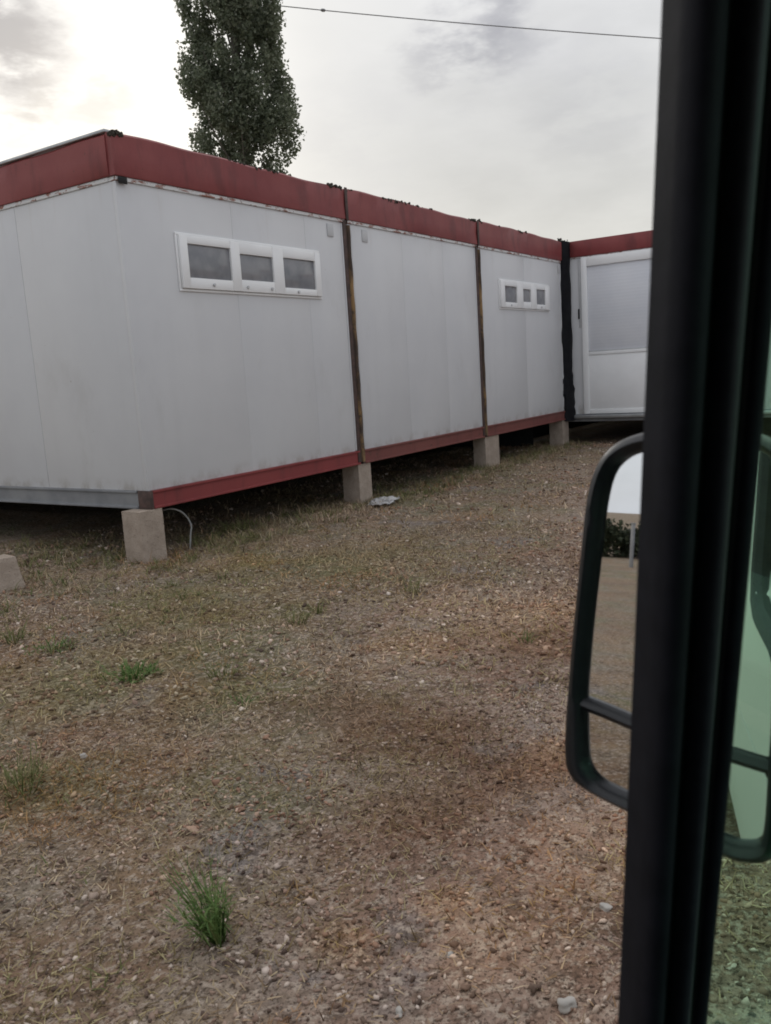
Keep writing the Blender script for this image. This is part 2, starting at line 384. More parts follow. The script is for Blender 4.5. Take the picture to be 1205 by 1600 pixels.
def vnoise(x, y):
    xi = np.floor(x).astype(int); yi = np.floor(y).astype(int); fx = x - xi; fy = y - yi
    fx = fx * fx * (3 - 2 * fx); fy = fy * fy * (3 - 2 * fy)
    g = lambda a, b: _tab[a & 255, b & 255]
    return (g(xi, yi) * (1 - fx) + g(xi + 1, yi) * fx) * (1 - fy) + (g(xi, yi + 1) * (1 - fx) + g(xi + 1, yi + 1) * fx) * fy - .5
def gh(x, y):
    """ground height"""
    x = np.asarray(x, float); y = np.asarray(y, float)
    h = .05 * vnoise(x * .55 + 3, y * .55) + .028 * vnoise(x * 1.7, y * 1.7 + 9) + .016 * vnoise(x * 5, y * 5) + .010 * vnoise(x * 13, y * 13 + 4)
    m = np.clip(1 - np.maximum(np.abs(x - 2) - 8, np.abs(y + 2) - 6) / 3, 0, 1)
    return h * m

# ------------------------------------------------------------------ ground
def ground():
    def axis(lo, hi, step):
        far = np.array([1, 2.5, 5, 9, 15, 25, 45, 80, 140, 250])
        return np.concatenate([lo - far[::-1], np.arange(lo, hi + 1e-6, step), hi + far])
    xs = axis(-5.2, 9.2, .045); ys = axis(-6.2, 2.4, .045)
    X, Y = np.meshgrid(xs, ys, indexing='ij'); Z = gh(X, Y)
    n, m_ = X.shape; idx = np.arange(n * m_).reshape(n, m_)
    f = np.stack([idx[:-1, :-1], idx[1:, :-1], idx[1:, 1:], idx[:-1, 1:]], -1).reshape(-1, 4)
    tag(np_mesh('ground', np.stack([X, Y, Z], -1).reshape(-1, 3), f, M['ground'], smooth=True), kind='structure')
ground()

# ------------------------------------------------------------------ portable cabins
ZB = .37; HH = 2.50
CAB_GROUP = 'red and white portable cabins joined round the yard'
def strip_window(parent, x0, x1, z0, z1, panes, bolts):
    """three-light white window; everything in the cabin's own coordinates, wall face at y = 0"""
    mb = MB(); d = -.032
    mb.box(x0, x1, d, -.001, z0, z1 - 0, .006) if False else None
    zb0 = min(p[2] for p in panes); zt = max(p[3] for p in panes)
    edges = [x0] + [v for p in panes for v in (p[0], p[1])] + [x1]
    for i in range(0, len(edges), 2): mb.box(edges[i], edges[i + 1], d, 0, z0 + .0005, z1 - .0005, .005)
    for p in panes:
        mb.box(p[0] - .001, p[1] + .001, d + .003, 0, z0, p[2], .004); mb.box(p[0] - .001, p[1] + .001, d + .003, 0, p[3], z1, .004)
    fr = mb.build('window', M['pvc'], parent)
    lip = MB()
    lip.box(x0 - .02, x1 + .02, -.012, -.0005, z0 - .02, z0 - .002, .003); lip.box(x0 - .02, x1 + .02, -.012, -.0005, z1 + .002, z1 + .02, .003)
    lip.box(x0 - .02, x0 - .002, -.012, -.0005, z0 - .002, z1 + .002, .003); lip.box(x1 + .002, x1 + .02, -.012, -.0005, z0 - .002, z1 + .002, .003)
    lip.build('surround', M['pvc'], fr)
    for p in panes:
        q = MB().box(p[0], p[1], -.014, -.006, p[2], p[3], .001); q.build('pane', M['pane'], fr)
    for (bx, bz) in bolts:
        b = MB(); b.lathe([(0, -.040), (.010, -.040), (.013, -.036), (.013, d)], (bx, 0, bz), 'Y', 12); b.build('latch', M['lightgrey'], fr)
    return fr
def panels(mb, a0, a1, joints, z0, z1, axis, face, thick=.04, gap=.004):
    es = [a0] + joints + [a1]
    for i in range(len(es) - 1):
        p, q = es[i] + (gap / 2 if i else 0), es[i + 1] - (gap / 2 if i < len(es) - 2 else 0)
        lo, hi = (face, face + thick) if thick > 0 else (face + thick, face)
        if axis == 'x': mb.box(p, q, lo, hi, z0, z1, .002)
        else: mb.box(lo, hi, p, q, z0, z1, .002)
def lumps(mb, spots, seed):
    r = random.Random(seed)
    for (x, y, z, sx, sz, n) in spots:
        for _ in range(n):
            b = bmesh.ops.create_icosphere(mb.bm, subdivisions=2, radius=1)
            cx, cz, s = x + r.uniform(-sx, sx), z + r.uniform(-.01, sz), r.uniform(.006, .019); ph = r.uniform(0, 9)
            for v in b['verts']:
                k_ = 1 + .35 * math.sin(v.co.x * 5 + ph) * math.cos(v.co.z * 6 + ph * 2) + .2 * math.sin(v.co.y * 9 + ph)
                v.co = Vector((cx + v.co.x * s * k_ * 1.2, y + r.uniform(-.001, .001) + v.co.y * s * k_, cz + v.co.z * s * k_))
def cabin(loc, width, depth, joints_front, joints_side, label, side_beam, beam_mat, moss_spots, cap_side=False, post_left='corner', seam_right=True, base_h=.13, fascia_h=.27):
    t = empty('portable_cabin', loc, label, 'cabin', CAB_GROUP)
    w, d = width, depth
    zt = HH; zf = HH - fascia_h
    # walls (front faces -y)
    mb = MB(); panels(mb, .052 if post_left else -.003, w - .05, joints_front, base_h, zf - .03, 'x', 0.0)
    mb.box(.1, w - .05, .002, .039, base_h + .003, zf - .033, 0); wf = mb.build('front_wall', M['wall'], t)
    mb = MB(); panels(mb, .052 if post_left else .0405, d - .1, joints_side, base_h, zf - .03, 'y', 0.0 if post_left else -.003); mb.box(.002, .039, .1, d - .1, base_h + .003, zf - .033, 0); mb.build('side_wall', M['wall'], t)
    mb = MB(); panels(mb, .10, d - .1, joints_side, base_h, zf - .03, 'y', w, -.04); mb.build('side_wall', M['wall'], t)
    mb = MB(); mb.box(.10, w - .05, d - .04, d, base_h, zf - .03, .002); mb.build('rear_wall', M['wall'], t)
    # corner posts, slightly proud
    for (x0, x1, y0, y1, mt) in ((-.003, .051, -.003, .051, post_left), (w - .048, w + .003, -.004, .098, 'corner'), (-.004, .098, d - .098, d + .004, 'corner'), (w - .098, w + .003, d - .098, d + .004, 'corner')):
        if mt: MB().box(x0, x1, y0, y1, base_h, zf - .03, .012).build('corner_post', M[mt], t)
    # flaking white trim right under the fascia
    mb = MB(); mb.box(-.008, w + .003, -.012, .06, zf - .029, zf - .001, .003); mb.build('trim_strip', M['trim'], t)
    mb = MB(); mb.box(-.012, .06, .062, d, zf - .029, zf - .001, .003); mb.build('trim_strip', M['trim'], t)
    # fascia bands, lightly dented
    def band(p0, p1, out, z0, z1, mat, name, th=.05):
        p0, p1, out = Vector(p0), Vector(p1), Vector(out); L_ = (p1 - p0).length; n = max(8, int(L_ / .08)); rows = []
        for i in range(n + 1):
            p = p0.lerp(p1, i / n); a = i / n * L_ + p0.x * 3 + p0.y * 5 + loc[0] * 7
            dt = .006 * math.sin(a * 2.3) + .004 * math.sin(a * 7.1 + 2) ; dz = .006 * math.sin(a * 1.7 + 1) + .004 * math.sin(a * 9.3)
            prof = [(-th, z0), (.0, z0), (.004 + dt * .3, z0 + .012), (dt, z0 * .5 + z1 * .5), (.002 + dt * .5, z1 - .015 + dz), (-.01, z1 + dz), (-th, z1 + dz)]
            rows.append([p + out * o_ + Vector((0, 0, z_)) for (o_, z_) in prof])
        m_ = MB(); v = m_.loft(rows, closed_v=True); m_.bm.faces.new(v[0]); m_.bm.faces.new(v[-1][::-1]); return m_.build(name, mat, t)
    band((-.022, -.022, 0), (w + .004, -.022, 0), (0, -1, 0), zf, zt, M['red'], 'front_fascia')
    band((-.022, d, 0), (-.022, .030, 0), (-1, 0, 0), zf, zt, M['red'], 'side_fascia')
    band((w - .02, d, 0), (w - .02, .030, 0), (1, 0, 0), zf, zt, M['red'], 'side_fascia', .03)
    band((.05, d - .03, 0), (w - .05, d - .03, 0), (0, 1, 0), zf, zt, M['red'], 'rear_fascia')
    # base beams with a recessed web
    def beam(x0, x1, y0, y1, mat, name, ax):
        m_ = MB(); fl = .018
        m_.box(x0, x1, y0, y1, 0, fl, .002); m_.box(x0, x1, y0, y1, base_h - fl, base_h - .001, .002)
        if ax == 'x': m_.box(x0, x1, y0 + .012, y1 - .005, fl, base_h - fl, 0)
        else: m_.box(x0 + .012 if x0 < .3 else x0 + .005, x1 - .005 if x0 < .3 else x1 - .012, y0, y1, fl, base_h - fl, 0)
        return m_.build(name, mat, t)
    beam(0.022, w, -.018, .10, beam_mat, 'base_beam', 'x'); beam(-.014, .08, .12, d - .11, side_beam, 'side_beam', 'y'); beam(w - .09, w - .002, .12, d - .11, side_beam, 'side_beam', 'y')
    beam(.09, w - .1, d - .1, d, side_beam, 'base_beam', 'x')
    MB().box(-.012, .020, -.015, .11, .001, base_h - .001, .004).build('corner_foot', M['foot'], t)
    MB().box(.08, w - .09, .10, d - .1, .03, .10, 0).build('floor', M['dark'], t)
    MB().box(.035, w - .055, .035, d - .05, zt - .06, zt - .025, .004).build('roof', M['roof'], t)
    MB().box(-.01, w + .05, d + .01, d + .03, -.42, base_h - .01, 0).build('rear_light_block', M['dark'], t)  # unseen dark board, added to keep light from behind out of the underside
    if cap_side:
        MB().box(-.034, .03, .02, d, zt + .002, zt + .022, .004).build('roof_capping', M['galv'], t)
        MB().box(.0, .075, -.029, -.022, zf - .050, zf - .006, .004).build('corner_casting', M['dark'], t)
    if moss_spots:
        for q_, sp in enumerate(moss_spots): m_ = MB(); lumps(m_, [sp], int(loc[0] * 10) + q_); tag(m_.build('moss', M['moss'], t), kind='stuff')
    return t
c1 = cabin((0, 0, ZB), 2.56, 6.06, [1.08, 1.98], [1.12, 2.3, 3.5, 4.7], 'nearest white portable cabin with long three pane window and grey side beam',
           M['beam_grey'], M['beam_red'], [(.03, -.02, HH - .01, .06, .018, 18), (1.35, -.01, HH - .008, .35, .006, 16), (2.45, -.01, HH - .012, .10, .012, 18)], cap_side=True, post_left=None)
strip_window(c1, .49, 2.13, 1.53, 1.90, [(.565, 1.01, 1.607, 1.845), (1.11, 1.50, 1.620, 1.815), (1.63, 2.055, 1.585, 1.825)],
             [(.80, 1.565), (1.17, 1.565), (1.46, 1.565), (1.80, 1.555)])
c2 = cabin((2.62, 0, ZB), 2.55, 6.06, [.92, 1.75], [1.5, 3, 4.5], 'windowless white portable cabin in the middle of the row with rusty seams at both sides',
           M['beam_grey'], M['beam_worn'], [(.06, -.01, HH - .012, .06, .010, 8), (1.1, -.01, HH - .008, .5, .010, 26), (2.46, -.01, HH - .012, .07, .012, 12)])
c3 = cabin((5.23, 0, ZB), 2.56, 6.06, [1.28], [1.5, 3, 4.5], 'white portable cabin at the far end of the row with a small three pane window',
           M['beam_grey'], M['beam_worn'], [(.05, -.01, HH - .006, .05, .018, 8), (1.0, -.01, HH - .008, .5, .008, 16), (2.5, -.01, HH - .005, .06, .03, 18)])
MB().box(2.53, 2.55, .5, 6.05, -.42, .02, 0).build('side_light_block', M['dark'], c3)  # added dark board, stops light coming in under the end of the row
strip_window(c3, .52, 2.05, 1.54, 1.86, [(.63, .99, 1.605, 1.800), (1.17, 1.42, 1.625, 1.785), (1.60, 1.90, 1.605, 1.800)], [(.8, 1.57), (1.75, 1.57)])
for c, sx in ((c1, 2.30), (c2, .22), (c3, 2.42)):                    # faint plates under the fascia
    MB().box(sx, sx + .09, -.008, -.0005, 2.06, 2.17, .003).build('vent_plate', M['lightgrey'], c)
for c, w_ in ((c1, 2.56), (c2, 2.55)):                               # rusty strip that closes the joint to the next cabin
    mb = MB(); pts = [(w_ + .044 + .004 * math.sin(k * 1.7), -.010, .02 + k * .09) for k in range(25)]
    mb.tube(pts, .024, 8); mb.build('seam_strip', M['seam'], c)
    MB().box(w_ + .005, w_ + .058, .05, .07, .0, HH - .02, 0).build('seam_backing', M['dark'], c)
    mb = MB(); mb.box(w_ - .030, w_ + .020, -.014, -.005, .02, 2.22, .002); mb.build('seam_edge', M['foot'], c)
    MB().box(w_ + .006, w_ + .046, -.033, -.026, HH - .28, HH + .006, .003).build('joint_cover', M['foot'], c)
# crumpled black filler added to stand in for the shaded gap at the inner corner
mb = MB(); r_ = random.Random(4); rows = []
for k in range(40):
    z = -.02 + k * (HH + .015) / 39; row = []
    wl = .05 + (.05 if k > 8 else .05 + .008 * (8 - k)) * .2
    for j in range(14):
        a = 2 * math.pi * j / 14; rr = .145 * (1 + .05 * math.sin(3 * a + k * .6) + .025 * math.sin(k * 1.1) + .02 * math.sin(k * .37)) * (1 + (.06 * (9 - k) * max(0, math.cos(a)) if k < 9 else 0) + (.10 * math.sin(k * 2.3 + 2 * a) if k < 12 else 0))
        row.append((2.665 + math.cos(a) * rr, .005 + math.sin(a) * rr * .6, z))
    rows.append(row)
v = mb.loft(rows, closed_v=True); mb.bm.faces.new(v[0][::-1]); mb.bm.faces.new(v[-1]); mb.build('corner_gap_fill', M['mattblack'], c3)

def far_cabin():
    """cabin across the end of the yard: its long side looks along -x"""
    L_, d = 6.06, 6.06; y1 = 1.02; x0 = 8.0
    t = empty('portable_cabin', (x0, y1, ZB), 'white portable cabin across the end of the yard with a shuttered glazed door', 'cabin', CAB_GROUP, -math.pi / 2)
    # local: x runs along world -y from y1, wall face at local y=0 (world x = 8), inside = +y
    zf = HH - .22; bh = .06
    mb = MB(); ds, de = 1.24, 2.52                               # door span
    mb.box(.1, ds - .003, 0, .04, bh, zf - .02, .002); mb.box(de + .003, 3.9, 0, .04, bh, zf - .02, .002); mb.box(3.906, L_ - .1, 0, .04, bh, zf - .02, .002)
    mb.box(ds, de, 0, .04, 2.27, zf - .02, 0); mb.build('front_wall', M['wall'], t)
    for x in (0, L_ - .04): MB().box(x, x + .04, .045, d, bh, zf - .02, .002).build('side_wall', M['wall'], t)
    MB().box(.1, L_ - .1, d - .04, d - .002, bh, zf - .02, .002).build('rear_wall', M['wall'], t)
    for x in (-.003, L_ - .098): MB().box(x, x + .1, -.004, .09, bh, zf - .02, .01).build('corner_post', M['corner'], t)
    MB().box(-.01, L_ + .01, -.012, .05, zf - .019, zf - .001, .003).build('trim_strip', M['trim'], t)
    MB().box(-.02, L_ + .02, -.03, .05, zf, HH, .008).build('front_fascia', M['red'], t)
    for x in (-.02, L_ - .03): MB().box(x, x + .05, .052, d, zf, HH - .003, .008).build('side_fascia', M['red'], t)
    MB().box(.04, L_ - .04, .052, d - .05, HH - .05, HH - .02, 0).build('roof', M['roof'], t)
    MB().box(0, L_, -.02, .10, -.045, bh - .001, .004).build('base_beam', M['beam_grey'], t)
    MB().box(.05, L_ - .05, .1, d, -.02, .05, 0).build('floor', M['dark'], t)
    MB().box(.95, L_ - .5, -.075, -.021, .005, .05, .006).build('threshold', M['galv'], t)
    MB().box(-.02, L_, d + .01, d + .03, -.42, .05, 0).build('rear_light_block', M['dark'], t)  # unseen board added so the ground below stays dark
    for x in (-.02, L_ - .02): MB().box(x, x + .02, .3, d, -.42, -.03, 0).build('side_light_block', M['dark'], t)  # same at the ends: added boards that shut out light from the sides
    # glazed door
    mb = MB(); z0, z1 = bh + .004, 2.265
    mb.box(ds, ds + .085, -.03, .03, z0, z1, .006); mb.box(de - .085, de, -.03, .03, z0, z1, .006); mb.box(ds + .085, de - .085, -.028, .03, z1 - .13, z1, .006)
    mb.box(ds + .085, de - .085, -.027, .03, .90, .945, .006); mb.box(ds + .085, de - .085, -.028, .03, z0, .13, .006)
    dr = mb.build('door', M['pvc'], t)
    MB().box(ds + .086, de - .086, -.004, .006, .946, z1 - .131, .001).build('roller_shutter', M['shutter'], dr)
    MB().box(ds + .086, de - .086, -.016, .006, .131, .899, .003).build('lower_panel', M['pvc'], dr)
    MB().box(ds + .086, de - .086, -.022, -.005, .925 + .021, .962, .003).build('glazing_bead', M['lightgrey'], dr)
    MB().box(ds - .06, ds - .035, -.014, -.0005, 1.42, 1.56, .004).build('switch_cover', M['mattblack'], t)
    MB().box(ds - .045, ds - .005, -.010, -.0005, 1.30, 2.25, .003).build('conduit', M['lightgrey'], t)
    m_ = MB(); lumps(m_, [(1.0, -.015, HH, .06, .03, 12)], 9); tag(m_.build('moss', M['moss'], t), kind='stuff')
far_cabin()

# ------------------------------------------------------------------ blocks under the cabins
BG = 'breeze blocks carrying the cabins'
def block(a, b, y0, y1, rz, label, tilt=0):
    zg = float(gh((a + b) / 2, 0)) - .03
    mb = MB(); w, d, h = b - a, y1 - y0, ZB - zg - .001
    mb.box(-w / 2, w / 2, -d / 2, d / 2, 0, h, .003)
    bmesh.ops.subdivide_edges(mb.bm, edges=[e for e in mb.bm.edges if e.calc_length() > .08], cuts=5, use_grid_fill=True)
    rr = random.Random(int(a * 100))
    for v_ in mb.bm.verts:
        if v_.co.z < h - .01: v_.co += Vector((rr.uniform(-1, 1), rr.uniform(-1, 1), 0)) * .0012
    o = mb.build('concrete_block', M['block'], None, smooth=False); o.location = ((a + b) / 2, (y0 + y1) / 2, zg); o.rotation_euler = (0, 0, rz)
    return tag(o, label, 'block', BG)
block(-.118, .088, -.015, .175, 0, 'upright breeze block under the near corner of the white cabins')
block(2.53, 2.745, .0, .19, .03, 'upright breeze block under the first rusty seam beside the white scrap')
block(5.22, 5.57, .0, .17, -.03, 'wide breeze block under the second rusty seam')
block(7.66, 7.93, .0, .2, .05, 'breeze block half hidden by weeds in the inner corner of the yard')
for (x, y, lab) in ((-.02, 4.2, None),): pass
# tapered stub at the left edge
mb = MB(); p = on_ground(25, 920); rows = []
for (z, s) in ((-.04, .098), (.0, .092), (.08, .078), (.16, .068), (.20, .064), (.206, .060)):
    rows.append([(sx * s, sy * s, z + .004 * sx * sy) for (sx, sy) in ((-1, -.9), (-.9, -1), (.9, -1), (1, -.9), (1, .9), (.9, 1), (-.9, 1), (-1, .9))])
v = mb.loft(rows, closed_v=True); mb.bm.faces.new(v[0][::-1]); mb.bm.faces.new(v[-1])
o = mb.build('concrete_stub', M['block'], None); o.location = (p.x - .02, p.y + .08, float(gh(p.x, p.y))); tag(o, 'short tapered concrete stub at the left edge of the yard', 'concrete stub')
# pale hose bending out from under the near cabin
def at_y(px, py, yv): d = ray(px, py); return CAM + d * ((yv - CAM.y) / d.y)
mb = MB(); pts = []
for (px, py, yv) in ((255, 797, .10), (268, 795, .06), (282, 799, .04), (293, 809, .03), (299, 822, .02), (298, 834, .02), (295, 846, .02)): pts.append(at_y(px, py, yv))
def smooth_pts(ps, n=5):
    out = []
    for i in range(len(ps) - 1):
        p0, p1, p2, p3 = ps[max(i - 1, 0)], ps[i], ps[i + 1], ps[min(i + 2, len(ps) - 1)]
        for k_ in range(n):
            t = k_ / n; out.append(.5 * ((2 * p1) + (p2 - p0) * t + (2 * p0 - 5 * p1 + 4 * p2 - p3) * t * t + (3 * p1 - p0 - 3 * p2 + p3) * t ** 3))
    return out + [ps[-1]]
pts[-1].z = -.02
mb.tube(smooth_pts(pts), .0065, 8); tag(mb.build('hose', M['hose'], None), 'thin pale hose curving from under the near cabin to the ground', 'hose')
# crumpled white scrap beside the second block
p = on_ground(600, 787); mb = MB(); rr = random.Random(5); rows = []
for i in range(15):
    row = []
    for j in range(9):
        u_, w_ = i / 14 - .5, j / 8 - .5
        x = u_ * .52 * (1 - .5 * abs(w_)) + .03 * math.sin(j * 2.1); y = w_ * .22 * (1 - .9 * u_ * u_) + .03 * math.sin(i * 1.3)
        row.append((x, y, .014 + .018 * abs(math.sin(i * 1.7 + j)) + rr.uniform(0, .02)))
    rows.append(row)
mb.loft(rows); o = mb.build('plastic_scrap', M['sheet'], None, ang=20); md = o.modifiers.new('t', 'SOLIDIFY'); md.thickness = .002
o.location = (p.x, p.y, float(gh(p.x, p.y))); o.rotation_euler.z = .35; tag(o, 'crumpled white plastic scrap lying at the foot of a breeze block', 'scrap')

# ------------------------------------------------------------------ poplar and power line
def leaf_quads(centers, size, up=.3, r=rng):
    n = len(centers); a = r.normal(size=(n, 3)); a /= np.linalg.norm(a, axis=1)[:, None]
    b = r.normal(size=(n, 3)); b[:, 2] += up; b -= a * (a * b).sum(1)[:, None]; b /= np.linalg.norm(b, axis=1)[:, None]
    s = size * r.uniform(.65, 1.35, n)[:, None]
    v = np.stack([centers - b * s * .5, centers + a * s * .42 + b * s * .02, centers + b * s * .62, centers - a * s * .42 + b * s * .02], 1)
    return v.reshape(-1, 3), np.arange(4 * n).reshape(n, 4)
def poplar():
    d = ray(386, 300); d = d / math.hypot(d.x, d.y); bx, by = CAM.x + d.x * 30, CAM.y + d.y * 30
    t = empty('poplar_tree', (bx, by, 0), 'tall narrow dark green poplar rising behind the red roofline', 'tree')
    H = 20.5
    mb = MB(); mb.tube([(.05 * math.sin(z), .06 * math.cos(z * .8), z) for z in np.linspace(-.2, H * .93, 24)], [.30 * (1 - z / (H * 1.0)) + .02 for z in np.linspace(0, H * .93, 24)], 10)
    r = random.Random(21); cl = []
    for i in range(95):
        z0 = r.uniform(1.5, 17.5); a = r.uniform(0, 6.283); ln = r.uniform(1.6, 3.4) * (1 - .5 * z0 / H); out = r.uniform(.9, 1.75) * (1 - .62 * max(0, z0 - 8) / 12)
        ps = [Vector((0, 0, z0)) + Vector((math.cos(a) * out * (s ** .8), math.sin(a) * out * (s ** .8), ln * s)) for s in (0, .3, .6, 1)]
        mb.tube(ps, [.05, .035, .022, .008], 6)
    mb.build('trunk', M['bark'], t)
    def prof(z):
        return np.interp(z, [1.2, 3, 6, 8, 9.2, 10.5, 12, 13.5, 16, 18.5, 20.5], [.6, 1.35, 1.65, 1.72, 2.0, 2.0, 1.82, 1.78, 1.5, .95, .15])
    pts = []
    rg = np.random.default_rng(5)
    for i in range(400):
        z = rg.uniform(1.6, 20.2); R_ = prof(z); a = rg.uniform(0, 6.283); q = rg.uniform(.1, 1) ** .5
        c = np.array([math.cos(a) * R_ * q * .86, math.sin(a) * R_ * q * .86, z])
        s = rg.uniform(.22, .46); n = int(500 * (s / .36) ** 2 * .8)
        g = rg.normal(size=(n, 3)); g /= np.linalg.norm(g, axis=1)[:, None]; g *= (rg.random(n) ** .42)[:, None] * (1 + .25 * np.sin(g[:, :1] * 5 + i) * np.cos(g[:, 2:] * 4 + i))
        g *= np.array([s, s, s * 1.75]); g[:, 0] += g[:, 2] * math.cos(a) * .22; g[:, 1] += g[:, 2] * math.sin(a) * .22
        pts.append(c + g)
    pts = np.concatenate(pts); v, f = leaf_quads(pts, .095, .5, rg); np_mesh('crown', v, f, M['leaf'], t)
poplar()
def power_line():
    def at(px, py, dist): d = ray(px, py); return CAM + d / math.hypot(d.x, d.y) * dist
    a = at(465, 12, 36); b = at(1032, 60, 36); pts = []
    for i in range(61):
        s = -1.2 + 3.6 * i / 60; p = a.lerp(b, s); p.z += .22 * (s - .5) ** 2 - .055; pts.append(p)
    t = empty('power_line', pts[0], 'thin grey overhead power line crossing the cloudy sky', 'power line')
    mb = MB(); mb.tube([p - pts[0] for p in pts], .019, 6); mb.build('cable', M['wire'], t)
    k_ = at(505, 16, 36); mb = MB(); dirv = (b - a).normalized()
    mb.tube([k_ - dirv * .10 - pts[0], k_ - dirv * .05 - pts[0], k_ + dirv * .05 - pts[0], k_ + dirv * .10 - pts[0]], [.022, .06, .06, .022], 8); mb.build('cable_joint', M['wire'], t)
power_line()

# ------------------------------------------------------------------ the van we look out of
VF = Vector((0.90630779, -0.42261826, 0)); VL = Vector((0.42261826, 0.90630779, 0))
OX, OY = -1.0, -.58                                              # van origin: under its middle
vo = CAM + VF * OX + VL * OY
van = empty('van', (vo.x, vo.y, 0), 'white van seen from its driver seat, black window pillar, green glass and wing mirror', 'van', None, math.atan2(VF.y, VF.x))
def V(f_, l_, z_): return Vector((f_ - OX, l_ - OY, z_))          # forward, left (from the driver's eye), up -> van coordinates
def Vw(P): d_ = P - CAM; return V(d_.dot(VF), d_.dot(VL), P.z)    # world point -> van coordinates
def Vd(D): return Vector((D.dot(VF), D.dot(VL), D.z))
LATS = [(.30, .285), (.42, .318), (.60, .325), (.826, .320), (1.374, .280), (1.50, .268), (1.66, .235), (1.80, .15)]
def lat(z): return float(np.interp(z, [a for a, b in LATS], [b for a, b in LATS]))
def side(poly, name, mat, th=.03, both=True, off=0.):
    for sgn in ((1, -1) if both else (1,)):
        mb = MB()
        ps = [(V(f_, lat(z_) + off, z_), V(f_, lat(z_) + off - th, z_)) for f_, z_ in poly]
        if sgn < 0:
            for a, b in ps: a.y *= -1; b.y *= -1
        A = [mb.bm.verts.new(a) for a, b in ps]; B = [mb.bm.verts.new(b) for a, b in ps]; n = len(A)
        mb.bm.faces.new(A); mb.bm.faces.new(B[::-1])
        for i in range(n): mb.bm.faces.new((A[i], B[i], B[(i + 1) % n], A[(i + 1) % n]))
        bmesh.ops.triangulate(mb.bm, faces=[f_ for f_ in mb.bm.faces if len(f_.verts) > 4])
        mb.build(name, mat, van)
SILL = [(-.5, .885), (-.2, .868), (.339, .772), (.6, .685), (1.0, .70)]
for sgn in (1, -1):                                               # lower side panel
    mb = MB(); rows = []
    for z in (.30, .36, .42, .5, .58, .654):
        rows.append([V(f_, lat(z), z) for f_ in np.linspace(-3.3, 1.55, 12)])
    rows2 = [[p - Vector((0, .03, 0)) for p in r_] for r_ in rows][::-1]
    rows = rows + rows2
    if sgn < 0: rows = [[Vector((p.x, -p.y, p.z)) for p in r_] for r_ in rows]
    mb.loft(rows, closed_u=True); mb.build('side_panel', M['vanpaint'], van)
side([(-3.3, .655), (1.55, .702), (1.0, .703), (.6, .685), (.339, .772), (-.2, .868), (-.5, .885), (-3.3, .89)][0:1] + [(1.0, .66), (.6, .685), (.339, .772), (-.2, .868), (-.5, .885), (-3.3, .89)], 'waist_panel', M['vanpaint'])
side([(-.505, .886), (-.62, .97), (-.78, 1.22), (-.80, 1.30), (-.78, 1.46), (-3.3, 1.46), (-3.3, .892)], 'rear_side_panel', M['vanpaint'])
side([(-3.3, 1.462), (.52, 1.462), (.42, 1.62), (-3.3, 1.62)], 'roof_rail', M['vanpaint'])
side([(.98, .665), (1.06, .665), (.57, 1.46), (.50, 1.46)], 'windscreen_pillar', M['rubber'], .05)
# black lining round the door window
def lining(path, r_, name):
    for sgn in (1, -1):
        mb = MB(); ps = [V(f_, lat(z_) - .012, z_) for f_, z_ in path]
        if sgn < 0: ps = [Vector((p.x, -p.y, p.z)) for p in ps]
        mb.tube(ps, r_, 8); mb.build(name, M['rubber'], van)
lining([(.36, .765), (-.2, .862), (-.47, .878), (-.56, .905), (-.62, .96), (-.78, 1.21), (-.805, 1.30), (-.79, 1.42), (-.75, 1.47), (.36, 1.47)], .021, 'window_seal')
# inner trim (dark) of the side panels
for sgn in (1, -1):
    mb = MB(); mb.box(-3.2 - OX, .95 - OX, (lat(.5) - .075 - OY) if sgn > 0 else -(lat(.5) - .045 - OY), (lat(.5) - .045 - OY) if sgn > 0 else -(lat(.5) - .075 - OY), .34, .69, .01); mb.build('door_trim', M['trimdark'], van)
# window pillar with its ribs, between side window and quarter glass: section (fraction across, height towards the eye)
P0 = (.3525, .320, .826); P1 = (.3515, .280, 1.374); PW = .084
def pillar_pt(fr, out, z):
    t_ = (z - P0[2]) / (P1[2] - P0[2]); f_ = P0[0] + (P1[0] - P0[0]) * t_; l_ = P0[1] + (P1[1] - P0[1]) * t_
    w = .0640 + .017 * t_
    return V(f_ + fr * w + out * -.35, l_ - out * .9, z)
def pillar_strip(sec, name, mat):
    zs = np.linspace(.70, 1.50, 18); rows = []
    for z in zs:
        rows.append([pillar_pt(a, b, z) for a, b in sec] + [pillar_pt(a, -.03, z) for a, b in sec[::-1]])
    mb = MB(); v_ = mb.loft(rows, closed_v=True); mb.bm.faces.new(v_[0]); mb.bm.faces.new(v_[-1][::-1]); return mb.build(name, mat, van, ang=50)
def bump(a, b, h, n=9, base=0.): return [(a + (b - a) * i / n, base + h * math.sin(math.pi * i / n) ** .6) for i in range(n + 1)]
pillar_strip([(.0, -.012)] + bump(.005, .30, .010) , 'window_seal', M['rubber'])
pillar_strip([(.301, -.004), (.33, -.006), (.40, -.006), (.419, -.004)], 'window_pillar', M['trimdark'])
pillar_strip(bump(.42, .66, .012), 'window_pillar', M['ridge'])
pillar_strip([(.661, -.003), (.70, -.005), (.76, -.004), (.799, .0)], 'window_pillar', M['trimdark'])
pillar_strip(bump(.80, 1.0, .006), 'window_seal', M['rubber'])
# quarter glass and windscreen
side([(.372, .765), (.6, .690), (.978, .668), (.502, 1.458), (.372, 1.458)], 'quarter_glass', M['quarter'], .004, True, .008)
mb = MB()
wl, wr = V(1.04, lat(.72) - .03, .72), V(1.04, lat(.72) - .03, .72); wr.y *= -1; tl, tr = V(.53, lat(1.46) - .05, 1.47), V(.53, lat(1.46) - .05, 1.47); tr.y *= -1
mb.prism([wl, wr, tr, tl], (.004, 0, .004)); mb.build('windscreen', M['quarter'], van)
